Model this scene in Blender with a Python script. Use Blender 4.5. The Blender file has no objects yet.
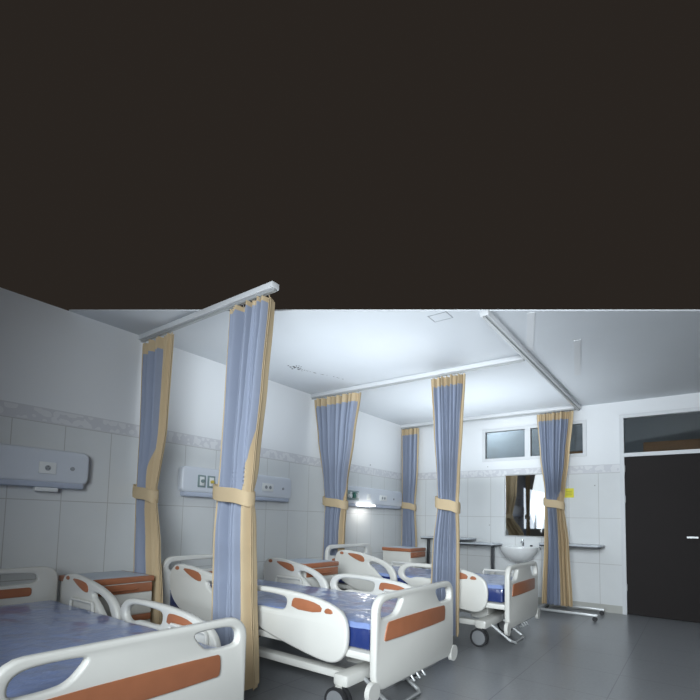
import bpy, bmesh, math, random
from mathutils import Vector, Matrix, noise
random.seed(7)
S = bpy.context.scene
C = S.collection

# ------------------------------------------------------------------ camera
CAM = Vector((4.116, 0.0, 1.138))
YAW, PITCH, ROLL = math.radians(36.67), math.radians(4.147), math.radians(1.309)
F0 = Vector((-math.sin(YAW), math.cos(YAW), 0)); R0 = Vector((math.cos(YAW), math.sin(YAW), 0)); U0 = Vector((0, 0, 1))
FW = F0*math.cos(PITCH) + U0*math.sin(PITCH); UP = U0*math.cos(PITCH) - F0*math.sin(PITCH)
RT = R0*math.cos(ROLL) + UP*math.sin(ROLL); UP = UP*math.cos(ROLL) - R0*math.sin(ROLL)
cd = bpy.data.cameras.new('camera'); co = bpy.data.objects.new('camera', cd); C.objects.link(co)
m = Matrix((RT, UP, -FW)).transposed().to_4x4(); m.translation = CAM
co.matrix_world = m
cd.sensor_width = 36; cd.lens = 468.07/700*36; cd.shift_y = 136/700; cd.clip_start = .02
S.camera = co

# ------------------------------------------------------------------ world, lights, exposure
w = bpy.data.worlds.new('world'); S.world = w; w.use_nodes = True
bg = w.node_tree.nodes['Background']
bg.inputs[0].default_value = (.0242, .0194, .0160, 1); bg.inputs[1].default_value = 1.0
S.view_settings.view_transform = 'Standard'; S.view_settings.look = 'None'
S.view_settings.exposure = -0.12; S.view_settings.gamma = 1.0; S.view_settings.use_curve_mapping = False

def light(name, kind, loc, target, power, color, **kw):
    l = bpy.data.lights.new(name, kind); l.energy = power; l.color = color
    for k, v in kw.items(): setattr(l, k, v)
    o = bpy.data.objects.new(name, l); C.objects.link(o); o.location = loc
    d = Vector(target) - Vector(loc); o.rotation_euler = d.to_track_quat('-Z', 'Y').to_euler()
    return o
COOL = (.86, .94, 1.0)
# soft daylight entering from behind the photographer
light('daylight_key', 'AREA', (4.3, -1.0, 1.9), (2.2, 5.0, 1.2), 112, COOL, shape='RECTANGLE', size=2.4, size_y=1.5, spread=math.radians(84))
# added unseen fill lights aimed up at the ceiling, coming back down softly
light('added_ceiling_fill', 'AREA', (1.6, 3.45, 1.75), (1.6, 3.45, 2.8), 24, COOL, shape='RECTANGLE', size=1.8, size_y=1.5)
light('added_ceiling_fill', 'AREA', (1.7, 5.8, 1.75), (1.7, 5.8, 2.8), 31, COOL, shape='RECTANGLE', size=2.0, size_y=1.5)
light('window_daylight', 'AREA', (.05, -1.25, 1.6), (1.5, -1.0, 1.3), 12, COOL, shape='RECTANGLE', size=1.2, size_y=2.4)
light('ceiling_bounce', 'SPOT', (2.0, 3.75, .95), (1.80, 3.80, 2.8), 16, (1, .98, .92), spot_size=math.radians(34), spot_blend=1.0, shadow_soft_size=.12)

# ------------------------------------------------------------------ materials
def lin(c):
    return tuple(((v/255)/12.92 if v/255 <= .04045 else ((v/255+.055)/1.055)**2.4) for v in c) + (1,)
def mat(name, rgb, rough=.5, metal=0, spec=.5, emit=None, es=0, coat=0, trans=0, var=0, vscale=20, bump=0, bscale=60):
    M = bpy.data.materials.new(name); M.use_nodes = True
    nt = M.node_tree; b = nt.nodes['Principled BSDF']
    b.inputs['Base Color'].default_value = lin(rgb); b.inputs['Roughness'].default_value = rough
    b.inputs['Metallic'].default_value = metal; b.inputs['Specular IOR Level'].default_value = spec
    b.inputs['Coat Weight'].default_value = coat; b.inputs['Transmission Weight'].default_value = trans
    if emit: b.inputs['Emission Color'].default_value = lin(emit); b.inputs['Emission Strength'].default_value = es
    if var or bump:
        tc = nt.nodes.new('ShaderNodeTexCoord')
    if var:
        n = nt.nodes.new('ShaderNodeTexNoise'); n.inputs['Scale'].default_value = vscale; n.inputs['Detail'].default_value = 6
        mx = nt.nodes.new('ShaderNodeMix'); mx.data_type = 'RGBA'
        c = lin(rgb); mx.inputs[6].default_value = tuple(v*(1-var) for v in c[:3])+(1,); mx.inputs[7].default_value = tuple(min(1, v*(1+var)) for v in c[:3])+(1,)
        nt.links.new(tc.outputs['Object'], n.inputs['Vector']); nt.links.new(n.outputs['Fac'], mx.inputs[0]); nt.links.new(mx.outputs[2], b.inputs['Base Color'])
    if bump:
        n = nt.nodes.new('ShaderNodeTexNoise'); n.inputs['Scale'].default_value = bscale; n.inputs['Detail'].default_value = 4
        bp = nt.nodes.new('ShaderNodeBump'); bp.inputs['Strength'].default_value = bump; bp.inputs['Distance'].default_value = .01
        nt.links.new(tc.outputs['Object'], n.inputs['Vector']); nt.links.new(n.outputs['Fac'], bp.inputs['Height']); nt.links.new(bp.outputs['Normal'], b.inputs['Normal'])
    return M

def wall_mat(name, axis, pitch, off):
    """large pale glazed tiles up to a patterned frieze band, smooth plaster above it"""
    M = bpy.data.materials.new(name); M.use_nodes = True
    nt = M.node_tree; b = nt.nodes['Principled BSDF']; L = nt.links
    g = nt.nodes.new('ShaderNodeNewGeometry'); sx = nt.nodes.new('ShaderNodeSeparateXYZ'); L.new(g.outputs['Position'], sx.inputs[0])
    def math_(op, a, b_=None, c_=None):
        n = nt.nodes.new('ShaderNodeMath'); n.operation = op
        for i, v in enumerate((a, b_, c_)):
            if v is None: continue
            if isinstance(v, (int, float)): n.inputs[i].default_value = v
            else: L.new(v, n.inputs[i])
        return n.outputs[0]
    u = sx.outputs[axis]; z = sx.outputs[2]
    def joint(v, p, o, wd):
        f = math_('FLOORED_MODULO', math_('SUBTRACT', v, o), p)
        return math_('LESS_THAN', f, wd)
    jv = joint(u, pitch, off, .006); jh = joint(z, .305, .015, .006)
    below = math_('LESS_THAN', z, 1.85)
    jt = math_('MULTIPLY', math_('MAXIMUM', jv, math_('MULTIPLY', joint(z, .61, .015, .006), 1.0)), below)
    band = math_('MULTIPLY', math_('GREATER_THAN', z, 1.86), math_('LESS_THAN', z, 1.955))
    edge = math_('MULTIPLY', math_('MULTIPLY', math_('GREATER_THAN', z, 1.85), math_('LESS_THAN', z, 1.965)), math_('SUBTRACT', 1.0, band))
    vo = nt.nodes.new('ShaderNodeTexVoronoi'); vo.feature = 'SMOOTH_F1'; vo.inputs['Scale'].default_value = 22; L.new(g.outputs['Position'], vo.inputs['Vector'])
    pat = math_('MULTIPLY', band, math_('GREATER_THAN', vo.outputs['Distance'], .42))
    n1 = nt.nodes.new('ShaderNodeTexNoise'); n1.inputs['Scale'].default_value = 2.2; n1.inputs['Detail'].default_value = 8; L.new(g.outputs['Position'], n1.inputs['Vector'])
    def mix(f, a, c):
        mx = nt.nodes.new('ShaderNodeMix'); mx.data_type = 'RGBA'
        if isinstance(f, float): mx.inputs[0].default_value = f
        else: L.new(f, mx.inputs[0])
        for i, v in ((6, a), (7, c)):
            if isinstance(v, tuple): mx.inputs[i].default_value = v
            else: L.new(v, mx.inputs[i])
        return mx.outputs[2]
    tile = mix(n1.outputs['Fac'], lin((208, 211, 212)), lin((222, 224, 224)))
    col = mix(below, lin((222, 224, 226)), tile)
    col = mix(jt, col, lin((184, 184, 182)))
    col = mix(band, col, lin((214, 215, 217)))
    col = mix(pat, col, lin((201, 202, 206)))
    col = mix(edge, col, lin((202, 203, 206)))
    # scattered small dark chips
    v2 = nt.nodes.new('ShaderNodeTexVoronoi'); v2.inputs['Scale'].default_value = 2.3; L.new(g.outputs['Position'], v2.inputs['Vector'])
    chip = math_('LESS_THAN', v2.outputs['Distance'], .03)
    col = mix(chip, col, lin((140, 138, 134)))
    L.new(col, b.inputs['Base Color'])
    L.new(math_('SUBTRACT', .55, math_('MULTIPLY', below, .33)), b.inputs['Roughness'])
    b.inputs['Specular IOR Level'].default_value = .4
    return M

def floor_mat():
    M = mat('floor_terrazzo', (136, 138, 141), .28, var=.16, vscale=45)
    nt = M.node_tree; b = nt.nodes['Principled BSDF']; L = nt.links
    src = b.inputs['Base Color'].links[0].from_socket
    g = nt.nodes.new('ShaderNodeNewGeometry'); sx = nt.nodes.new('ShaderNodeSeparateXYZ'); L.new(g.outputs['Position'], sx.inputs[0])
    js = []
    for i in (0, 1):
        md = nt.nodes.new('ShaderNodeMath'); md.operation = 'FLOORED_MODULO'; L.new(sx.outputs[i], md.inputs[0]); md.inputs[1].default_value = .6
        lt = nt.nodes.new('ShaderNodeMath'); lt.operation = 'LESS_THAN'; L.new(md.outputs[0], lt.inputs[0]); lt.inputs[1].default_value = .006; js.append(lt.outputs[0])
    mx_ = nt.nodes.new('ShaderNodeMath'); mx_.operation = 'MAXIMUM'; L.new(js[0], mx_.inputs[0]); L.new(js[1], mx_.inputs[1])
    mx = nt.nodes.new('ShaderNodeMix'); mx.data_type = 'RGBA'; L.new(mx_.outputs[0], mx.inputs[0]); L.new(src, mx.inputs[6]); mx.inputs[7].default_value = lin((108, 109, 112))
    L.new(mx.outputs[2], b.inputs['Base Color'])
    return M

M_WL = wall_mat('tiled_wall_bed_side', 1, .372, .145); M_WB = wall_mat('tiled_wall_far_side', 0, .372, .06)
M_CEIL = mat('ceiling_plaster', (208, 212, 216), .6, var=.03, vscale=3)
M_FLOOR = floor_mat()
M_WHITE = mat('white_paint', (206, 208, 210), .4)
M_ABS = mat('cream_plastic', (204, 203, 197), .32, var=.02, vscale=9)
M_ORANGE = mat('orange_wood_laminate', (158, 100, 70), .4, var=.12, vscale=14)
M_BLUE = mat('blue_curtain_cloth', (142, 150, 168), .85, var=.05, vscale=8, spec=.2)
M_TAN = mat('tan_curtain_cloth', (190, 170, 138), .85, var=.05, vscale=8, spec=.2)
M_MATT = mat('blue_mattress_in_film', (126, 144, 190), .3, coat=.7, bump=1.0, bscale=15, var=.07, vscale=7)
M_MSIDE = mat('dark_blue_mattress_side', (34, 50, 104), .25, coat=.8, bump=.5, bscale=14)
M_METAL = mat('light_grey_metal', (170, 172, 172), .35, metal=.3)
M_DARK = mat('dark_rubber', (38, 38, 40), .6)
M_WHEEL = mat('grey_wheel', (120, 122, 124), .5)
M_DOOR = mat('dark_brown_door', (27, 21, 20), .8, var=.15, vscale=6)
M_CHROME = mat('chrome', (210, 212, 214), .12, metal=1)
M_CERAMIC = mat('white_ceramic', (220, 222, 222), .12, coat=.6)
M_TOPW = mat('pale_table_top', (186, 192, 198), .25)
M_EDGE = mat('dark_table_edge', (60, 62, 66), .4)
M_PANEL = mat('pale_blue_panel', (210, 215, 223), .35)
M_PANELD = mat('panel_diffuser_trough', (180, 188, 204), .4)  # darker diffuser strip along the panel's lower edge
M_SOCK = mat('socket_white', (224, 226, 226), .3)
M_HOLE = mat('socket_hole', (70, 72, 76), .6)
M_GAS = mat('gas_outlet_grey', (128, 146, 146), .4); M_YEL = mat('gas_outlet_yellow', (206, 184, 90), .4); M_GREEN = mat('green_fitting', (50, 110, 96), .4)
M_LAMP = mat('lit_lamp', (255, 255, 255), .3, emit=(255, 250, 238), es=4)
M_LAMPOFF = mat('unlit_lamp', (226, 228, 228), .3)
M_MIRROR = mat('mirror_glass', (225, 228, 228), .02, metal=1)
M_GLASS = mat('window_glass', (200, 208, 212), .05, trans=1)
M_LOCKTOP = mat('locker_top_laminate', (176, 186, 198), .3)
M_CORR = mat('corridor_wall', (150, 156, 160), .6)
M_BOX = mat('brown_cardboard', (172, 128, 92), .8)
M_STICK = mat('yellow_card', (222, 214, 60), .6)
M_STAIN = mat('ceiling_stain', (92, 92, 92), .8)
M_LINE = mat('seam_grey', (150, 154, 158), .6)

# ------------------------------------------------------------------ mesh helpers
def link(name, me, m, parent=None, smooth=True):
    me.materials.clear(); me.materials.append(m)
    if smooth:
        for p in me.polygons: p.use_smooth = True
        me.set_sharp_from_angle(angle=math.radians(38))
    o = bpy.data.objects.new(name, me); C.objects.link(o)
    if parent: o.parent = parent
    return o
def box(bm, x0, x1, y0, y1, z0, z1, bev=0):
    r = bmesh.ops.create_cube(bm, size=1)
    for v in r['verts']:
        v.co = Vector(((x0+x1)/2+v.co.x*(x1-x0), (y0+y1)/2+v.co.y*(y1-y0), (z0+z1)/2+v.co.z*(z1-z0)))
    if bev:
        es = list({e for v in r['verts'] for e in v.link_edges})
        bmesh.ops.bevel(bm, geom=es, offset=bev, segments=2, affect='EDGES', profile=.5)
def cyl(bm, p0, p1, r0, r1=None, seg=20):
    p0, p1 = Vector(p0), Vector(p1); r1 = r0 if r1 is None else r1
    q = (p1-p0).to_track_quat('Z', 'Y').to_matrix().to_4x4(); q.translation = (p0+p1)/2
    bmesh.ops.create_cone(bm, cap_ends=True, segments=seg, radius1=r0, radius2=r1, depth=(p1-p0).length, matrix=q)
def tube(bm, pts, r, seg=10):
    pts = [Vector(p) for p in pts]; rings = []
    for i, p in enumerate(pts):
        d = (pts[min(i+1, len(pts)-1)]-pts[max(i-1, 0)]).normalized()
        a = d.orthogonal().normalized() if i == 0 else (a - d*a.dot(d)).normalized()
        b = d.cross(a)
        rings.append([bm.verts.new(p+(a*math.cos(t)+b*math.sin(t))*r) for t in [2*math.pi*k/seg for k in range(seg)]])
    for r0, r1 in zip(rings, rings[1:]):
        for k in range(seg): bm.faces.new((r0[k], r0[(k+1) % seg], r1[(k+1) % seg], r1[k]))
    bm.faces.new(rings[0][::-1]); bm.faces.new(rings[-1])
def lathe(bm, prof, c, seg=32, sx=1, sy=1):
    rings = [[bm.verts.new((c[0]+r*sx*math.cos(t), c[1]+r*sy*math.sin(t), z)) for t in [2*math.pi*k/seg for k in range(seg)]] for r, z in prof]
    for a, b in zip(rings, rings[1:]):
        for k in range(seg): bm.faces.new((a[k], a[(k+1) % seg], b[(k+1) % seg], b[k]))
    if prof[0][0] > 1e-4: bm.faces.new(rings[0][::-1])
    if prof[-1][0] > 1e-4: bm.faces.new(rings[-1])
def done(bm, name, m, parent=None, smooth=True):
    bmesh.ops.remove_doubles(bm, verts=bm.verts, dist=1e-6); bmesh.ops.recalc_face_normals(bm, faces=bm.faces)
    me = bpy.data.meshes.new(name); bm.to_mesh(me); bm.free()
    return link(name, me, m, parent, smooth)
def pieces(bm, name, m, parent=None, smooth=True):
    """link every separate shell of bm as an object of its own"""
    bmesh.ops.remove_doubles(bm, verts=bm.verts, dist=1e-6); bmesh.ops.recalc_face_normals(bm, faces=bm.faces)
    left = set(bm.verts); out = []
    while left:
        seed = next(v for v in bm.verts if v in left); grp = []; st = [seed]; left.discard(seed)
        while st:
            v = st.pop(); grp.append(v)
            for e in v.link_edges:
                u = e.other_vert(v)
                if u in left: left.discard(u); st.append(u)
        ix = {v: i for i, v in enumerate(grp)}
        fs = {f for v in grp for f in v.link_faces}
        me = bpy.data.meshes.new(name); me.from_pydata([tuple(v.co) for v in grp], [], [[ix[v] for v in f.verts] for f in fs]); me.update()
        out.append(link(name, me, m, parent, smooth))
    bm.free(); return out
def mkbox(name, m, dims, parent=None, bev=0):
    bm = bmesh.new(); box(bm, *dims, bev=bev); return done(bm, name, m, parent, smooth=bool(bev))
def chaikin(p, n=3):
    for _ in range(n):
        q = []
        for i in range(len(p)):
            a, b = p[i], p[(i+1) % len(p)]
            q += [(a[0]*.75+b[0]*.25, a[1]*.75+b[1]*.25), (a[0]*.25+b[0]*.75, a[1]*.25+b[1]*.75)]
        p = q
    return p
def board(outline, holes, thick, bev, plane, at, smooth=3):
    """flat outline with holes -> rounded slab mesh; plane 'xz' (thick along y) or 'yz' (thick along x)"""
    cu = bpy.data.curves.new('outline', 'CURVE'); cu.dimensions = '2D'; cu.fill_mode = 'BOTH'
    cu.extrude = thick/2-bev; cu.bevel_depth = bev; cu.bevel_resolution = 2; cu.offset = -bev
    for pl in [outline]+holes:
        pl = chaikin(pl, smooth) if smooth else pl
        sp = cu.splines.new('POLY'); sp.points.add(len(pl)-1); sp.use_cyclic_u = True
        for i, (a, b) in enumerate(pl): sp.points[i].co = (a, b, 0, 1)
    o = bpy.data.objects.new('outline', cu); C.objects.link(o)
    dg = bpy.context.evaluated_depsgraph_get(); me = bpy.data.meshes.new_from_object(o.evaluated_get(dg))
    bpy.data.objects.remove(o); bpy.data.curves.remove(cu)
    for v in me.vertices:
        a, b, c = v.co
        v.co = (a, at+c, b) if plane == 'xz' else (at+c, a, b)
    bm = bmesh.new(); bm.from_mesh(me); bmesh.ops.remove_doubles(bm, verts=bm.verts, dist=1e-5); bmesh.ops.recalc_face_normals(bm, faces=bm.faces); bm.to_mesh(me); bm.free()
    return me
def rrect(a0, a1, b0, b1, r, n=5):
    out = []
    for cx, cy, s in ((a1-r, b1-r, 0), (a0+r, b1-r, 90), (a0+r, b0+r, 180), (a1-r, b0+r, 270)):
        for k in range(n+1):
            t = math.radians(s+90*k/n); out.append((cx+r*math.cos(t), cy+r*math.sin(t)))
    return out
def tag(o, label=None, cat=None, group=None, kind=None):
    for k, v in (('label', label), ('category', cat), ('group', group), ('kind', kind)):
        if v: o[k] = v
    return o
def thing(name, loc, label, cat, group=None, rz=0):
    o = bpy.data.objects.new(name, None); C.objects.link(o); o.location = loc; o.rotation_euler = (0, 0, rz); o.empty_display_size = .1
    return tag(o, label, cat, group)
def copy_tree(o, parent=None):
    c = o.copy(); C.objects.link(c); c.parent = parent
    for ch in [k for k in C.objects if k.parent == o]: copy_tree(ch, c)
    return c
def struct(o): o['kind'] = 'structure'; return o

H, D, XR = 2.8, 7.09, 4.35
RAIL1, RAIL3, XLONG = 2.233, 4.634, 2.81

# ------------------------------------------------------------------ room shell
struct(mkbox('floor', M_FLOOR, (-.12, 5.1, -3.2, D+.12, -.1, 0)))
VY0, VY1, VZ0, VZ1 = -2.6, .12, .95, 2.25
bm = bmesh.new()
for y0, y1, z0, z1 in ((VY1, D+.12, 0, H), (-3.2, VY0, 0, H), (VY0, VY1, 0, VZ0), (VY0, VY1, VZ1, H)): box(bm, -.12, 0, y0, y1, z0, z1)
struct(done(bm, 'wall_left', M_WL, smooth=False))
M_SKY = mat('daylight_outside', (235, 240, 245), .5, emit=(226, 238, 250), es=1.2)
wl = thing('window_2', (0, 0, 0), None, None); struct(wl)
bm = bmesh.new()
for y0, y1, z0, z1 in ((VY0, VY1, VZ0, VZ0+.05), (VY0, VY1, VZ1-.05, VZ1), (VY0, VY0+.05, VZ0+.05, VZ1-.05), (VY1-.05, VY1, VZ0+.05, VZ1-.05), (-1.26, -1.2, VZ0+.05, VZ1-.05)): box(bm, -.09, .012, y0, y1, z0, z1)
done(bm, 'window_frame', M_WHITE, wl, smooth=False)
mkbox('pane', M_SKY, (-.06, -.05, VY0+.05, VY1-.05, VZ0+.05, VZ1-.05), wl)
# far wall with openings for the transom window and the doorway
WX0, WX1, WZ0, WZ1 = 1.42, 2.90, 2.09, 2.60
DX0, DX1, DZ = 3.30, 4.22, 2.62
bm = bmesh.new()
for x0, x1, z0, z1 in ((0, WX0, 0, H), (WX0, WX1, 0, WZ0), (WX0, WX1, WZ1, H), (WX1, DX0, 0, H), (DX0, DX1, DZ, H), (DX1, XR, 0, H)):
    box(bm, x0, x1, D, D+.12, z0, z1)
struct(done(bm, 'wall_back', M_WB, smooth=False))
# ceiling: the part of it over the bays the photograph looks at
ce = [(0, D), (XR, D), (XR, 4.47), (4.167, 4.383), (1.927, 2.887), (0, 1.60)]
bm = bmesh.new()
lo = [bm.verts.new((x, y, H)) for x, y in ce]; hi = [bm.verts.new((x, y, H+.012)) for x, y in ce]
bm.faces.new(lo); bm.faces.new(hi[::-1])
for i in range(len(ce)): bm.faces.new((lo[i], lo[(i+1) % len(ce)], hi[(i+1) % len(ce)], hi[i]))
struct(done(bm, 'ceiling', M_CEIL, smooth=False))
M_SK = mat('skirting_tile', (176, 176, 170), .3)
struct(mkbox('baseboard_back', M_SK, (.012, DX0-.002, D-.012, D, 0, .10)))
struct(mkbox('baseboard_left', M_SK, (0, .012, .1, D-.012, 0, .10)))
# two pale strips of unknown kind on the ceiling beyond the long track
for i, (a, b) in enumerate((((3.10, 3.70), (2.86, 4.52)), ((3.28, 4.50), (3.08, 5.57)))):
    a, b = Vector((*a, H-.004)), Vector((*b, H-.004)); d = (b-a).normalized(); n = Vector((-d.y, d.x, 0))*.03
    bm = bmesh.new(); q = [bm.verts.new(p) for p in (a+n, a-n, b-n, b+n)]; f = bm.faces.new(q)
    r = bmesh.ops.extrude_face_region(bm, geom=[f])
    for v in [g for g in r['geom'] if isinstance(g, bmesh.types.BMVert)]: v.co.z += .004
    struct(done(bm, 'pale_strip_%d' % (i+1), M_WHITE, smooth=False))

# transom window
wr = thing('window_1', (0, 0, 0), None, None); struct(wr)
bm = bmesh.new()
for dims in ((WX0, WX1, WZ0, WZ0+.045), (WX0, WX1, WZ1-.045, WZ1), (WX0, WX0+.045, WZ0+.045, WZ1-.045), (WX1-.045, WX1, WZ0+.045, WZ1-.045), (2.07, 2.15, WZ0+.045, WZ1-.045)):
    box(bm, dims[0], dims[1], D-.015, D+.08, dims[2], dims[3])
done(bm, 'window_frame', M_WHITE, wr, smooth=False)
mkbox('pane', M_GLASS, (WX0+.045, 2.07, D+.03, D+.036, WZ0+.045, WZ1-.045), wr)
mkbox('pane', M_GLASS, (2.15, WX1-.045, D+.03, D+.036, WZ0+.045, WZ1-.045), wr)
# door
dr = thing('door_1', (0, 0, 0), None, None); struct(dr)
bm = bmesh.new()
for x0, x1, z0, z1 in ((DX0, DX0+.05, 0, DZ), (DX1-.05, DX1, 0, DZ), (DX0+.05, DX1-.05, DZ-.05, DZ), (DX0+.05, DX1-.05, 2.05, 2.10)):
    box(bm, x0, x1, D-.02, D+.10, z0, z1)
done(bm, 'door_frame', M_WHITE, dr, smooth=False)
leaf = mkbox('door_leaf', M_DOOR, (DX0+.052, DX1-.052, D, D+.045, .008, 2.048), dr)
bm = bmesh.new()
for z in (.3, 1.45, 1.85): cyl(bm, (DX0+.053, D-.006, z), (DX0+.053, D-.006, z+.09), .007)
pieces(bm, 'hinge', M_METAL, leaf)
bm = bmesh.new(); cyl(bm, (DX1-.12, D-.035, 1.02), (DX1-.12, D, 1.02), .012); box(bm, DX1-.22, DX1-.11, D-.045, D-.03, 1.01, 1.03)
done(bm, 'door_handle', M_METAL, leaf)
mkbox('pane', M_GLASS, (DX0+.05, DX1-.05, D+.03, D+.036, 2.10, DZ-.05), dr)
# corridor seen through the high panes
struct(mkbox('wall_corridor', M_CORR, (-.12, 5.1, D+1.5, D+1.6, 0, 3.4)))
struct(mkbox('ceiling_corridor', M_CORR, (-.12, 5.1, D+.12, D+1.5, 3.3, 3.4)))
light('corridor_light', 'POINT', (1.0, D+.9, 3.1), (1, D, 2), 70, COOL, shadow_soft_size=.1)
for x0, x1, z1, lb in ((2.30, 2.92, 2.20, 'brown wooden cabinet top seen through the high window near the mirror'), (3.55, 4.35, 2.26, 'brown box seen through the glass above the dark door')):
    t = thing('storage_cabinet', ((x0+x1)/2, D+.35, 0), lb, 'cabinet')
    hx = (x1-x0)/2
    mkbox('body', M_BOX, (-hx, hx, -.15, .2, 0, z1), t, bev=.01); mkbox('door', M_BOX, (-hx+.03, hx-.03, -.165, -.15, .05, z1-.06), t)

# hatch, stain on the ceiling
t = thing('ceiling_hatch', (2.55, 3.25, H), 'square access hatch with a thin grey seam in the ceiling', 'hatch')
bm = bmesh.new(); box(bm, -.15, .0, .07, .19, -.0015, 0); done(bm, 'hatch_panel', M_CEIL, t, smooth=False)
bm = bmesh.new()
for d in ((-.157, -.15, .063, .197), (.0, .007, .063, .197), (-.15, .0, .19, .197), (-.15, .0, .063, .07)): box(bm, d[0], d[1], d[2], d[3], -.003, 0)
done(bm, 'seam', M_LINE, t, smooth=False)
bm = bmesh.new()
for k in range(46):
    u = random.random()**1.3
    if k < 20: x, y, r = .60+random.gauss(0, .035), 3.66+random.gauss(0, .05), random.uniform(.004, .012)
    else: x, y, r = .60+.19*u, 3.70+.66*u+.05*math.sin(u*6), random.uniform(.003, .006)
    cyl(bm, (x, y, H-.003), (x, y, H), r, seg=6)
tag(done(bm, 'ceiling_stain', M_STAIN, smooth=False), 'trail of small dark specks on the white ceiling', 'stain', kind='stuff')

# ------------------------------------------------------------------ curtain tracks
def track(axis, a, b, c, label):
    """axis 'x': runs along x at y=c ; axis 'y': runs along y at x=c"""
    mid = (a+b)/2; h = (b-a)/2
    t = thing('curtain_track', (mid, c, H) if axis == 'x' else (c, mid, H), label, 'curtain track', 'curtain tracks on the ceiling')
    def d(w, z0, z1): return (-h, h, -w, w, z0, z1) if axis == 'x' else (-w, w, -h, h, z0, z1)
    mkbox('mounting_board', M_WHITE, d(.034, -.045, 0), t, bev=.004)
    mkbox('track_channel', M_METAL, d(.011, -.062, -.045), t)
    return t
track('x', 0, 1.76, RAIL1, 'white curtain track on the ceiling at top left, nearest the camera')
track('x', 0, XLONG-.036, RAIL3, 'white cross curtain track on the ceiling between the middle and far beds')
track('x', 0, XLONG-.036, D-.11, 'white curtain track on the ceiling along the far wall above the window')
track('y', 3.46, D, XLONG, 'long white curtain track on the ceiling running towards the far wall')

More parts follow.
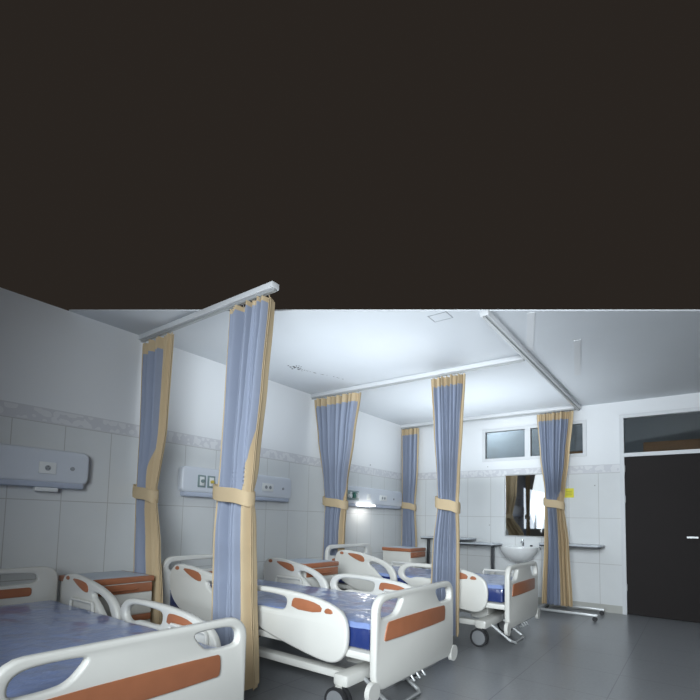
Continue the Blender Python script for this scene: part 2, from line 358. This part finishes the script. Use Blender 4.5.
# ------------------------------------------------------------------ curtains
def interp(tab, z):
    for (z0, *a), (z1, *b) in zip(tab, tab[1:]):
        if z0 >= z >= z1:
            t = (z0-z)/(z0-z1); t2 = .5*t+.5*t*t*(3-2*t)
            return [p*(1-t2)+q*t2 for p, q in zip(a, b)]
    return list(tab[-1][1:])
def curtain(name_label, rail_y, tab, band_z, pleats, seed, amp=.035, header=.105, group='tied back bay curtains'):
    """tab rows: z, x left, x right, left tan border, right tan border, y shift"""
    rnd = random.Random(seed); ph = [rnd.uniform(0, 6.28) for _ in range(6)]
    zt, zb = tab[0][0], tab[-1][0]
    CR = [((k+.5+rnd.uniform(-.3, .3))/pleats, rnd.uniform(.10, .20)/pleats, rnd.uniform(.3, 1.25)) for k in range(pleats)]
    root = thing('hospital_curtain', ((tab[0][1]+tab[0][2])/2, rail_y, 0), name_label, 'curtain', group)
    ox, oy = root.location.x, rail_y
    def P(u, z, off=0, warp=0):
        xl, xr, bl, br, dy = interp(tab, z)
        nb = math.exp(-((z-band_z)/.10)**2)
        s = u + .02*math.sin(2*math.pi*u*3+ph[0])*(1 if 0 < u < 1 else 0)
        a = amp*(1-.45*nb)
        wv = math.sin(2*math.pi*pleats*s+ph[1]+.5*math.sin(z*1.3+ph[2])) + .45*math.sin(2*math.pi*pleats*.47*s+ph[3]+z*.5) + .18*math.sin(2*math.pi*pleats*2.1*s+ph[4])
        e = min(1, u/.04, (1-u)/.04)
        cr = sum(dp*math.exp(-((u-uc-.012*math.sin(z*1.7+uc*40))/wd_)**2) for uc, wd_, dp in CR)
        wv = (.7*wv + 1.25*cr)*min(1, .12+u/.14, .12+(1-u)/.14)
        x = xl+(xr-xl)*u + (xr-xl)/pleats*.045*math.sin(4*math.pi*pleats*s+ph[5])*max(0, e)
        y = rail_y + dy + a*wv + off
        return Vector((x-ox, y-oy, z))
    def sheet(name, m, fu0, fu1, z0, z1, off, n, parent=root):
        bm = bmesh.new(); rows = []
        zs = [z0] + [zt-.03*k for k in range(1, 100) if z0-.008 > zt-.03*k > z1+.008] + [z1]
        for z in zs:
            u0, u1 = fu0(z), fu1(z)
            rows.append([bm.verts.new(P(u0+(u1-u0)*k/n, z, off)) for k in range(n+1)])
        for a, b in zip(rows, rows[1:]):
            for k in range(n): bm.faces.new((a[k], a[k+1], b[k+1], b[k]))
        ret = bmesh.ops.extrude_face_region(bm, geom=list(bm.faces))
        for v in [g for g in ret['geom'] if isinstance(g, bmesh.types.BMVert)]: v.co.y += .0035
        o = done(bm, name, m, parent)
        return o
    def ub(z, side):
        xl, xr, bl, br, dy = interp(tab, z); wd = xr-xl
        return bl/wd if side == 'l' else 1-br/wd
    N = pleats*24; hd = zt-header
    sheet('blue_cloth', M_BLUE, lambda z: ub(z, 'l'), lambda z: ub(z, 'r'), hd, zb, 0, N)
    sheet('border', M_TAN, lambda z: 0, lambda z: ub(z, 'l'), hd, zb, -.001, max(6, int(N*.15)))
    sheet('border', M_TAN, lambda z: ub(z, 'r'), lambda z: 1, hd, zb, -.001, max(8, int(N*.3)))
    sheet('header', M_TAN, lambda z: 0, lambda z: 1, zt, hd, -.001, N)
    sheet('lining', M_TAN, lambda z: 0, lambda z: 1, zt-.01, zb+.02, .012, N)
    # tie-back: an oval cloth loop around the gathered curtain
    xl, xr, bl, br, dy = interp(tab, band_z); cx = (xl+xr)/2-ox; hw = (xr-xl)/2+.012; hy = amp*.95+.024
    bm = bmesh.new(); seg = 40; rr = []
    for zz, k in ((-.052, 1), (-.02, 1.015), (.02, 1.015), (.052, 1), (.052, .94), (-.052, .94)):
        rr.append([bm.verts.new((cx+hw*k*(abs(math.cos(t))**.5)*(1 if math.cos(t) > 0 else -1), dy+hy*k*(abs(math.sin(t))**.7)*(1 if math.sin(t) > 0 else -1), band_z+zz-.035*math.cos(t))) for t in [2*math.pi*j/seg for j in range(seg)]])
    for i in range(6):
        a, b = rr[i], rr[(i+1) % 6]
        for j in range(seg): bm.faces.new((a[j], a[(j+1) % seg], b[(j+1) % seg], b[j]))
    done(bm, 'tieback', M_TAN, root)
    # hooks to the track
    bm = bmesh.new()
    for k in range(pleats):
        p = P((k+.5)/pleats, zt); tube(bm, [(p.x, p.y, zt-.02), (p.x, p.y*.5, zt+.01), (p.x, 0, H-.063)], .0025, 5)
    pieces(bm, 'hook', M_METAL, root)
    return root
wc = curtain('tan curtain at a bright window, seen only in the mirror', 0,
        [(H-.075, -.20, .24, .01, .02, 0), (1.9, -.16, .20, .01, .02, 0), (1.33, -.10, .14, .01, .02, 0), (.9, -.14, .18, .01, .02, 0), (.10, -.18, .20, .01, .02, 0)], 1.33, 6, 77, .03)
wc.rotation_euler.z = -math.pi/2; wc.location = (.09, -.02, 0)
tk = track('y', -.5, .45, .09, 'short white curtain track above the near window, seen in the mirror')
mkbox('wall_bracket', M_WHITE, (-.09, -.034, -.05, .05, -.045, -.01), tk)
def leaned(tab, ry):
    out = []
    for z, xl, xr, bl, br, dy in tab:
        k = (ry+dy)/ry; out.append((z, CAM.x-(CAM.x-xl)*k, CAM.x-(CAM.x-xr)*k, bl, br, dy))
    return out
T0 = H-.075
curtain('tied curtain at the left against the tiled wall, with a wide tan right border', RAIL1,
        leaned([(T0, .02, .50, .012, .17, 0), (1.9, .05, .47, .012, .15, 0), (1.33, .05, .36, .012, .13, 0), (.9, .07, .46, .012, .19, -.09), (.45, .10, .54, .01, .22, -.115), (.07, .10, .56, .01, .24, -.115)], RAIL1), 1.33, 7, 3, .03)
curtain('nearest tall tied curtain, cut by the frame top, beside the middle bed', RAIL1,
        leaned([(2.725, 1.27, 1.70, .008, .03, 0), (2.1, 1.25, 1.65, .008, .025, 0), (1.55, 1.23, 1.60, .008, .04, 0), (1.30, 1.21, 1.58, .01, .09, 0), (1.0, 1.19, 1.60, .012, .11, -.06), (.72, 1.20, 1.62, .012, .12, -.18), (.07, 1.23, 1.68, .012, .14, -.18)], RAIL1), 1.30, 8, 11, .05, header=.035)
curtain('widely fanned tied curtain hanging left of centre, behind the middle bed', RAIL3,
        [(T0, .04, .80, .01, .05, 0), (2.2, .12, .72, .01, .05, 0), (1.6, .24, .62, .01, .03, 0), (1.34, .27, .61, .01, .04, 0), (1.0, .27, .59, .01, .07, 0), (.07, .24, .57, .01, .08, 0)], 1.35, 9, 5, .055)
curtain('narrow tied curtain hanging right of centre beside the far bed', RAIL3,
        leaned([(T0, 1.76, 2.16, .03, .035, 0), (2.1, 1.80, 2.13, .012, .035, -.10), (1.6, 1.84, 2.10, .01, .03, -.24), (1.31, 1.85, 2.09, .01, .03, -.32), (.9, 1.80, 2.10, .01, .03, -.44), (.72, 1.79, 2.10, .01, .03, -.535), (.10, 1.76, 2.10, .01, .03, -.535)], RAIL3), 1.31, 8, 23, .05)
curtain('small pale blue tied curtain in the far corner behind the bedside locker', D-.11,
        [(T0, .01, .34, .01, .012, 0), (2.0, .03, .33, .01, .012, 0), (1.40, .04, .29, .01, .012, 0), (.8, .04, .33, .01, .02, 0), (.07, .03, .35, .01, .03, 0)], 1.40, 7, 31, .042)
curtain('tied curtain in front of the far wall between the mirror and the door', D-.11,
        leaned([(T0, 2.27, 2.76, .012, .06, 0), (2.1, 2.31, 2.70, .012, .06, -.08), (1.6, 2.37, 2.64, .015, .06, -.16), (1.42, 2.37, 2.62, .03, .10, -.20), (.9, 2.36, 2.68, .05, .13, -.40), (.105, 2.32, 2.72, .07, .15, -.46)], D-.11), 1.42, 8, 41, .045)

# ------------------------------------------------------------------ hospital beds
W, LB = 1.03, 2.12
def T(X, z): return ((X-2.51)*.88, 1.138-.88*(1.138-z))
def TL(pts): return [T(*p) for p in pts]
FOOT = TL([(1.33, .40), (1.22, .45), (1.20, .52), (1.26, .60), (1.38, .622), (1.6, .626), (1.9, .612), (2.12, .578), (2.25, .52), (2.29, .42), (2.28, .27), (2.20, .185), (2.05, .185), (1.7, .25), (1.42, .32)])
FHOLE = TL([(1.29, .475), (1.285, .53), (1.34, .572), (1.45, .585), (1.70, .578), (1.74, .555), (1.725, .49), (1.66, .472), (1.5, .475), (1.43, .475), (1.36, .45)])
FPLATE = TL([(1.79, .50), (1.80, .565), (1.83, .582), (1.98, .572), (2.08, .545), (2.06, .497)])
FPLATE2 = TL([(2.09, .505), (2.115, .545), (2.165, .532), (2.17, .505)])
HEAD = TL([(.26, .62), (.26, .50), (.32, .38), (.5, .28), (.85, .20), (1.06, .20), (1.14, .29), (1.20, .40), (1.16, .53), (1.03, .615), (.82, .668), (.58, .705), (.40, .715), (.30, .69)])
HHOLE = TL([(.80, .60), (.90, .595), (1.03, .545), (1.10, .45), (1.10, .40), (1.04, .39), (.96, .44), (.88, .51), (.80, .56)])
HPLATE = TL([(.45, .68), (.60, .678), (.72, .655), (.74, .59), (.68, .585), (.55, .63)])
HPLATE2 = TL([(.345, .665), (.36, .69), (.40, .692), (.41, .665), (.38, .655)])

def mattress(parent):
    x0, x1, y0, y1, z0, z1 = -LB+.06, -.075, .05, W-.05, .40, .548
    bm = bmesh.new(); nx, ny = 110, 50; rows = []
    def prof(t, n):           # 0..n -> inset position and drop
        return t/n
    for i in range(nx+1):
        r = []
        for j in range(ny+1):
            u, v = i/nx, j/ny; x = x0+(x1-x0)*u; y = y0+(y1-y0)*v
            e = min(x-x0, x1-x, y-y0, y1-y); rr = .03
            dz = rr-math.sqrt(max(0, rr*rr-max(0, rr-e)**2)) if e < rr else 0
            wr_ = .006*noise.noise(Vector((x*5, y*9, 1))) + .004*abs(noise.noise(Vector((x*16+y*5, y*13-x*4, 7))))
            r.append(bm.verts.new((x, y, z1-dz+wr_)))
        rows.append(r)
    for a, b in zip(rows, rows[1:]):
        for j in range(ny): bm.faces.new((a[j], a[j+1], b[j+1], b[j]))
    top = done(bm, 'mattress', M_MATT, parent)
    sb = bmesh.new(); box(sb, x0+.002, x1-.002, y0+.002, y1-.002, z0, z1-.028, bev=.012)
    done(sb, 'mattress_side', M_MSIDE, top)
def make_bed():
    root = thing('hospital_bed', (0, 0, 0), 'x', 'hospital bed', 'hospital beds along the tiled wall')
    # footboard
    out = rrect(.005, W-.005, .19, .72, .10)
    hl = [(.055, .60), (.06, .655), (.11, .682), (.27, .682), (.30, .672), (.27, .63), (.24, .60), (.20, .585), (.08, .583)]
    hr = [(W-a, b) for a, b in hl][::-1]
    f = link('footboard', board(out, [chaikin(hl), chaikin(hr)], .045, .013, 'yz', -.025, smooth=0), M_ABS, root)
    link('accent_panel', board([(.10, .455), (.085, .47), (.115, .55), (.14, .565), (.85, .565), (.868, .55), (.868, .47), (.85, .455)], [], .008, .002, 'yz', .0, smooth=1), M_ORANGE, f)
    # headboard
    out = rrect(.005, W-.005, .26, .80, .10)
    hl = [(.06, .69), (.065, .735), (.11, .76), (.84, .76), (.885, .735), (.89, .69), (.82, .675), (.13, .675)]
    h = link('headboard', board(out, [chaikin(hl)], .045, .013, 'yz', -LB, smooth=0), M_ABS, root)
    link('accent_panel', board(rrect(.10, .85, .585, .65, .02), [], .008, .002, 'yz', -LB+.026, smooth=0), M_ORANGE, h)
    for y, s in ((.0, -1), (W, 1)):
        yc = y-s*.012
        for nm, o_, h_, pls in (('side_rail', FOOT, FHOLE, (FPLATE, FPLATE2)), ('side_rail', HEAD, HHOLE, (HPLATE, HPLATE2))):
            r = link(nm, board(o_, [h_], .042, .015, 'xz', yc, smooth=3), M_ABS, root)
            for pl in pls:
                for q in (1, -1): link('accent_panel', board(pl, [], .006, .0015, 'xz', yc+q*.022, smooth=1), M_ORANGE, r)
    mattress(root)
    # mattress deck and guards
    bm = bmesh.new(); box(bm, -LB+.03, -.05, .03, W-.03, .345, .39, bev=.01); done(bm, 'deck_frame', M_ABS, root)
    for x in (-1.62, -.42):
        for y in (.045, W-.045):
            bm = bmesh.new(); tube(bm, [(x-.16, y, .38), (x-.16, y, .575), (x-.15, y, .59), (x+.15, y, .59), (x+.16, y, .575), (x+.16, y, .38)], .011, 8)
            done(bm, 'mattress_guard', M_ABS, root)
    # under-frame
    bm = bmesh.new()
    for x in (-1.7, -.42): box(bm, x-.09, x+.09, W/2-.11, W/2+.11, .18, .345, bev=.015)
    pieces(bm, 'lift_column', M_ABS, root)
    bm = bmesh.new()
    box(bm, -1.95, -.25, .17, .25, .15, .20, bev=.01); box(bm, -1.95, -.25, W-.25, W-.17, .15, .20, bev=.01)
    for x in (-1.93, -.29): box(bm, x-.055, x+.055, .06, W-.06, .15, .225, bev=.02)
    done(bm, 'base_frame', M_ABS, root)
    for x in (-1.93, -.29):
        for y in (.05, W-.18):
            bm = bmesh.new(); cyl(bm, (x, y, .10), (x, y, .16), .022); box(bm, x-.02, x+.02, y-.032, y+.032, .07, .13, bev=.008)
            k = done(bm, 'caster', M_ABS, root)
            bm = bmesh.new()
            for s in (-1, 1): cyl(bm, (x-.0, y+s*.022-.010, .08), (x, y+s*.022+.010, .08), .08, seg=32)
            pieces(bm, 'wheel', M_DARK, k)
            bm = bmesh.new()
            for s in (-1, 1): cyl(bm, (x, y+s*.033-.0015, .08), (x, y+s*.033+.0015, .08), .062, seg=32)
            pieces(bm, 'wheel_cover', M_WHEEL, k)
    bm = bmesh.new(); tube(bm, [(-.25, .25, .17), (-.06, .25, .05), (-.03, .28, .04), (-.03, .56, .04), (-.06, .60, .05), (-.25, .60, .17)], .014, 8)
    done(bm, 'brake_pedal', M_METAL, root)
    bm = bmesh.new()
    for k in range(3): tube(bm, [(-.02, .42+.07*k, .20), (.012, .42+.07*k, .165), (-.03, .42+.07*k+.03, .15)], .007, 6)
    tube(bm, [(-.04, .36, .175), (-.04, .80, .175)], .01, 8)
    pieces(bm, 'crank_handle', M_METAL, root)
    for y in (-.005, W+.005):
        bm = bmesh.new(); cyl(bm, (-.03, y, .20), (.0, y, .20), .055, seg=28); done(bm, 'bumper', M_ABS, root)
    return root
bed = make_bed()
spots = [((2.38, .52), 'hospital bed in the lower left corner, nearest the camera, partly cut off'),
         ((2.68, 2.20), 'middle hospital bed with film wrapped blue mattress, behind the nearest curtain'),
         ((2.755, 4.23), 'farthest hospital bed with its wheels and brake pedal showing near the sink')]
for i, ((x, y), lb) in enumerate(spots):
    o = bed if i == 0 else copy_tree(bed)
    o.location = (x, y, 0); o['label'] = lb; o.scale = (1, .92 if i == 2 else 1, (.935, 1, 1.05)[i])
    if i == 2:                                   # its far side rails are folded down
        for ch in [k for k in C.objects if k.parent == o and k.name.startswith('side_rail')]:
            if sum(v.co.y for v in ch.data.vertices)/len(ch.data.vertices) > W/2: ch.location.z -= .20

# ------------------------------------------------------------------ bedside lockers
def make_locker():
    t = thing('bedside_locker', (0, 0, 0), 'x', 'bedside cabinet', 'bedside lockers beside the beds')
    w_, d_, h_ = .24, .23, .715         # half width along y, half depth along x
    mkbox('body', M_ABS, (-d_, d_, -w_, w_, .07, h_-.045), t, bev=.008)
    top = mkbox('top', M_ORANGE, (-d_-.012, d_+.012, -w_-.012, w_+.012, h_-.045, h_), t, bev=.008)
    mkbox('top_inlay', M_LOCKTOP, (-d_+.02, d_-.025, -w_+.02, w_-.02, h_-.004, h_+.003), top)
    for z0, z1 in ((h_-.125, h_-.052), ):
        dw = mkbox('drawer', M_ORANGE, (d_, d_+.014, -w_+.006, w_-.006, z0, z1), t, bev=.004)
        bm = bmesh.new(); tube(bm, [(d_+.014, -.11, z0+.03), (d_+.03, -.10, z0+.03), (d_+.03, .10, z0+.03), (d_+.014, .11, z0+.03)], .006, 8); done(bm, 'handle', M_ORANGE, dw)
    dw = mkbox('drawer', M_ABS, (d_, d_+.014, -w_+.006, w_-.006, .42, h_-.13), t, bev=.004)
    hs = mkbox('handle', M_ORANGE, (d_+.002, d_+.022, -w_+.01, w_-.01, .36, .412), t, bev=.006); hs['label'] = 'orange brown handle strip'
    dd = mkbox('door', M_ABS, (d_, d_+.014, -w_+.006, w_-.006, .08, .352), t, bev=.004)
    for x in (-d_+.04, d_-.04):
        for y in (-w_+.04, w_-.04):
            bm = bmesh.new(); cyl(bm, (x, y-.012, .03), (x, y+.012, .03), .03); cyl(bm, (x, y, .04), (x, y, .075), .008)
            done(bm, 'caster', M_DARK, t)
    return t
lk = make_locker()
for i, (x, y, lb) in enumerate(((.43, 1.83, 'bedside locker with brown trim at the left, beside the nearest bed'),
                                (.92, 3.56, 'bedside locker with brown trim below the fanned curtain, beside the middle bed'),
                                (.60, 6.10, 'bedside locker with brown trim in the far corner beside the farthest bed'))):
    o = lk if i == 0 else copy_tree(lk)
    o.location = (x, y, 0); o['label'] = lb; o.scale = (1, .92 if i == 2 else 1, (.935, 1, 1.05)[i])
    if i == 2:                                   # its far side rails are folded down
        for ch in [k for k in C.objects if k.parent == o and k.name.startswith('side_rail')]:
            if sum(v.co.y for v in ch.data.vertices)/len(ch.data.vertices) > W/2: ch.location.z -= .20

# ------------------------------------------------------------------ bed head service panels
def socket(parent, y, z, w_=.12, n=1):
    s = mkbox('power_socket', M_SOCK, (.088, .10, y-w_/2, y+w_/2, z-.045, z+.045), parent, bev=.003)
    bm = bmesh.new()
    for k in range(n):
        yy = y+(k-(n-1)/2)*.065
        cyl(bm, (.099, yy, z), (.1015, yy, z), .021, seg=20)
    pieces(bm, 'socket_face', M_LINE, s)
    bm = bmesh.new()
    for k in range(n):
        yy = y+(k-(n-1)/2)*.065
        for dy, dz in ((-.009, -.003), (.009, -.003), (0, .010)): cyl(bm, (.1010, yy+dy, z+dz), (.1025, yy+dy, z+dz), .0035, seg=8)
    done(bm, 'socket_holes', M_HOLE, s)
def panel(y0, y1, label, lamp_y, lit, kind):
    t = thing('bed_head_panel', (0, 0, 0), label, 'bed head panel', 'service panels on the tiled wall')
    me = board(rrect(y0, y1, 1.375, 1.635, .05), [], .09, .02, 'yz', .046, smooth=0); link('housing', me, M_PANEL, t)
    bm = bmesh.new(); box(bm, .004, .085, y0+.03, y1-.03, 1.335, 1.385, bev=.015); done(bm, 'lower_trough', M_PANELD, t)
    zc = 1.495
    if kind == 'gas':
        for y, c in ((2.89, M_GAS), (3.005, M_YEL)):
            f = mkbox('gas_outlet', M_GAS, (.088, .10, y-.045, y+.045, zc-.062, zc+.062), t, bev=.004)
            mkbox('outlet_plate', M_SOCK, (.099, .104, y-.028, y+.028, zc-.045, zc+.045), f, bev=.003)
            bm = bmesh.new(); cyl(bm, (.10, y, zc), (.125, y, zc), .017); cyl(bm, (.12, y, zc), (.130, y, zc), .010); done(bm, 'outlet_nozzle', c, f)
        socket(t, 3.80, zc, .17, 2)
    elif kind == 'near':
        socket(t, 1.49, zc-.01, .12, 1)
    else:
        f = mkbox('gas_outlet', M_GAS, (.088, .10, 5.32, 5.62, zc-.07, zc+.07), t, bev=.004)
        for k, c in ((0, M_SOCK), (1, M_GREEN), (2, M_SOCK)):
            bm = bmesh.new(); cyl(bm, (.10, 5.38+.09*k, zc-.01), (.14, 5.38+.09*k, zc-.01), .03); cyl(bm, (.10, 5.40+.09*k, zc+.035), (.125, 5.40+.09*k, zc+.035), .012); done(bm, 'outlet_nozzle', c, f)
        mkbox('switch', M_SOCK, (.088, .10, 5.84, 5.93, zc-.045, zc+.045), t, bev=.003)
        socket(t, 6.30, zc, .2, 2)
    bm = bmesh.new(); yy = {'gas': 4.05, 'near': 1.67, 'far': 6.62}[kind]; cyl(bm, (.09, yy, zc), (.096, yy, zc), .016); done(bm, 'indicator', M_LINE, t)
    l = mkbox('reading_lamp', M_LAMP if lit else M_LAMPOFF, (.03, .16 if lit else .08, lamp_y-(.2 if lit else .08), lamp_y+(.2 if lit else .08), 1.305 if not lit else 1.35, 1.336 if not lit else 1.375), t, bev=.006)
    l['label'] = 'glowing white reading lamp' if lit else 'unlit white reading lamp'
    return t
panel(.30, 1.80, 'bed head panel at the far left with a single socket', 1.50, False, 'near')
panel(2.67, 4.20, 'bed head panel with two framed gas outlets, behind the nearest curtain', 3.2, False, 'gas')
panel(5.25, 6.90, 'bed head panel with a glowing lamp under it above the farthest bed', 5.78, True, 'far')
light('reading_lamp_light', 'AREA', (.12, 5.78, 1.345), (.12, 5.78, 0), 1.3, (1, .98, .94), shape='RECTANGLE', size=.1, size_y=.36)

# ------------------------------------------------------------------ overbed tables
def overbed(x0, x1, y0, y1, z, colx, label, base, by=None):
    t = thing('overbed_table', ((x0+x1)/2, (y0+y1)/2, 0), label, 'overbed table', 'overbed tables by the far wall')
    ox, oy = t.location.x, t.location.y; X0, X1, Y0, Y1 = x0-ox, x1-ox, y0-oy, y1-oy; cx = colx-ox
    me = board(rrect(X0, X1, Y0, Y1, .05), [], .022, .004, 'xz', 0, smooth=0)
    for v in me.vertices: v.co = (v.co.x, v.co.z, z-.011+v.co.y)
    top = link('table_top', me, M_TOPW, t)
    me = board(rrect(X0+.004, X1-.004, Y0+.004, Y1-.004, .05), [], .02, .003, 'xz', 0, smooth=0)
    for v in me.vertices: v.co = (v.co.x, v.co.z, z-.031+v.co.y)
    link('edge_band', me, M_EDGE, top)
    bm = bmesh.new(); box(bm, cx-.02, cx+.02, -.02, .02, .42, z-.04, bev=.004); done(bm, 'column', M_EDGE, t)
    bm = bmesh.new(); box(bm, cx-.028, cx+.028, -.026, .026, .07, .46, bev=.005); done(bm, 'column_sleeve', M_ABS, t)
    bm = bmesh.new(); b0, b1 = base[0]-ox, base[1]-ox
    B0, B1 = (Y0+.03, Y1-.03) if by is None else (by[0]-oy, by[1]-oy)
    for y in (B0, B1): box(bm, b0, b1, y-.017, y+.017, .055, .085, bev=.004)
    box(bm, cx-.02, cx+.02, B0, B1, .055, .085, bev=.004)
    done(bm, 'base_frame', M_METAL, t)
    for x in (b0+.03, b1-.03):
        for y in (B0, B1):
            bm = bmesh.new(); cyl(bm, (x, y-.014, .028), (x, y+.014, .028), .028); cyl(bm, (x, y, .03), (x, y, .058), .009); done(bm, 'caster', M_DARK, t)
overbed(.56, 1.36, 6.64, 7.04, .905, .62, 'overbed table by the far corner, higher one left of the sink', (.60, 1.20))
overbed(1.02, 1.77, 6.62, 7.02, .845, 1.68, 'overbed table just left of the sink with its dark column visible', (1.24, 1.68))
overbed(2.36, 3.12, 6.66, 7.06, .885, 2.45, 'overbed table right of the sink behind the hanging curtain', (2.40, 3.13), (6.30, 6.80))

# ------------------------------------------------------------------ sink and mirror
t = thing('wash_basin', (2.05, D, 0), 'white ceramic wash basin under the mirror', 'sink')
bm = bmesh.new()
lathe(bm, [(.02, .60), (.10, .61), (.19, .66), (.245, .73), (.265, .79), (.262, .81), (.24, .81), (.225, .79), (.18, .72), (.08, .68), (.0001, .675)], (0, -.25), 40, 1.0, .88)
box(bm, -.24, .24, -.09, 0, .76, .815, bev=.015)
b = done(bm, 'basin', M_CERAMIC, t)
bm = bmesh.new(); cyl(bm, (0, -.05, .812), (0, -.05, .87), .016); tube(bm, [(0, -.05, .86), (0, -.08, .89), (0, -.13, .885), (0, -.145, .86)], .009); box(bm, -.008, .008, -.075, -.03, .90, .915, bev=.003); cyl(bm, (0, -.05, .87), (0, -.05, .905), .009)
done(bm, 'faucet', M_CHROME, t)
bm = bmesh.new(); cyl(bm, (.12, -.06, .812), (.12, -.06, .835), .018); done(bm, 'soap_knob', M_DARK, t)
bm = bmesh.new(); tube(bm, [(0, -.25, .62), (0, -.25, .45), (0, -.22, .41), (0, -.17, .41), (0, -.14, .46), (0, -.10, .5), (0, .0, .5)], .018); done(bm, 'drain_trap', M_METAL, t)
t = thing('wall_mirror', (2.1, D, 1.42), 'rectangular wall mirror above the basin reflecting tan curtains', 'mirror')
bm = bmesh.new(); box(bm, -.32, .32, -.012, -.008, -.455, .44); done(bm, 'mirror_glass', M_MIRROR, t, smooth=False)
bm = bmesh.new()
for d in ((-.33, -.315, -.47, .455), (.315, .33, -.47, .455), (-.315, .315, .44, .455), (-.315, .315, -.47, -.455)): box(bm, d[0], d[1], -.016, 0, d[2], d[3])
done(bm, 'frame', M_METAL, t, smooth=False)
t = thing('notice_card', (2.672, D, 1.585), 'small yellow notice stuck on the wall right of the mirror', 'notice')
mkbox('card', M_STICK, (-.06, .06, -.004, 0, -.065, .065), t)
bm = bmesh.new()
for z in (-.03, -.005, .02): box(bm, -.04, .035, -.005, -.004, z, z+.008)
done(bm, 'faint_lines', mat('olive_print', (160, 156, 50), .7), t, smooth=False)
t = thing('wall_pipe', (2.36, D-.03, 0), 'grey water pipe on the wall right of the basin', 'pipe')
bm = bmesh.new(); tube(bm, [(0, 0, .40), (0, 0, .8)], .014); done(bm, 'pipe', M_METAL, t)
bm = bmesh.new(); cyl(bm, (0, -.02, .6), (0, .03, .6), .02); done(bm, 'valve', M_CHROME, t)
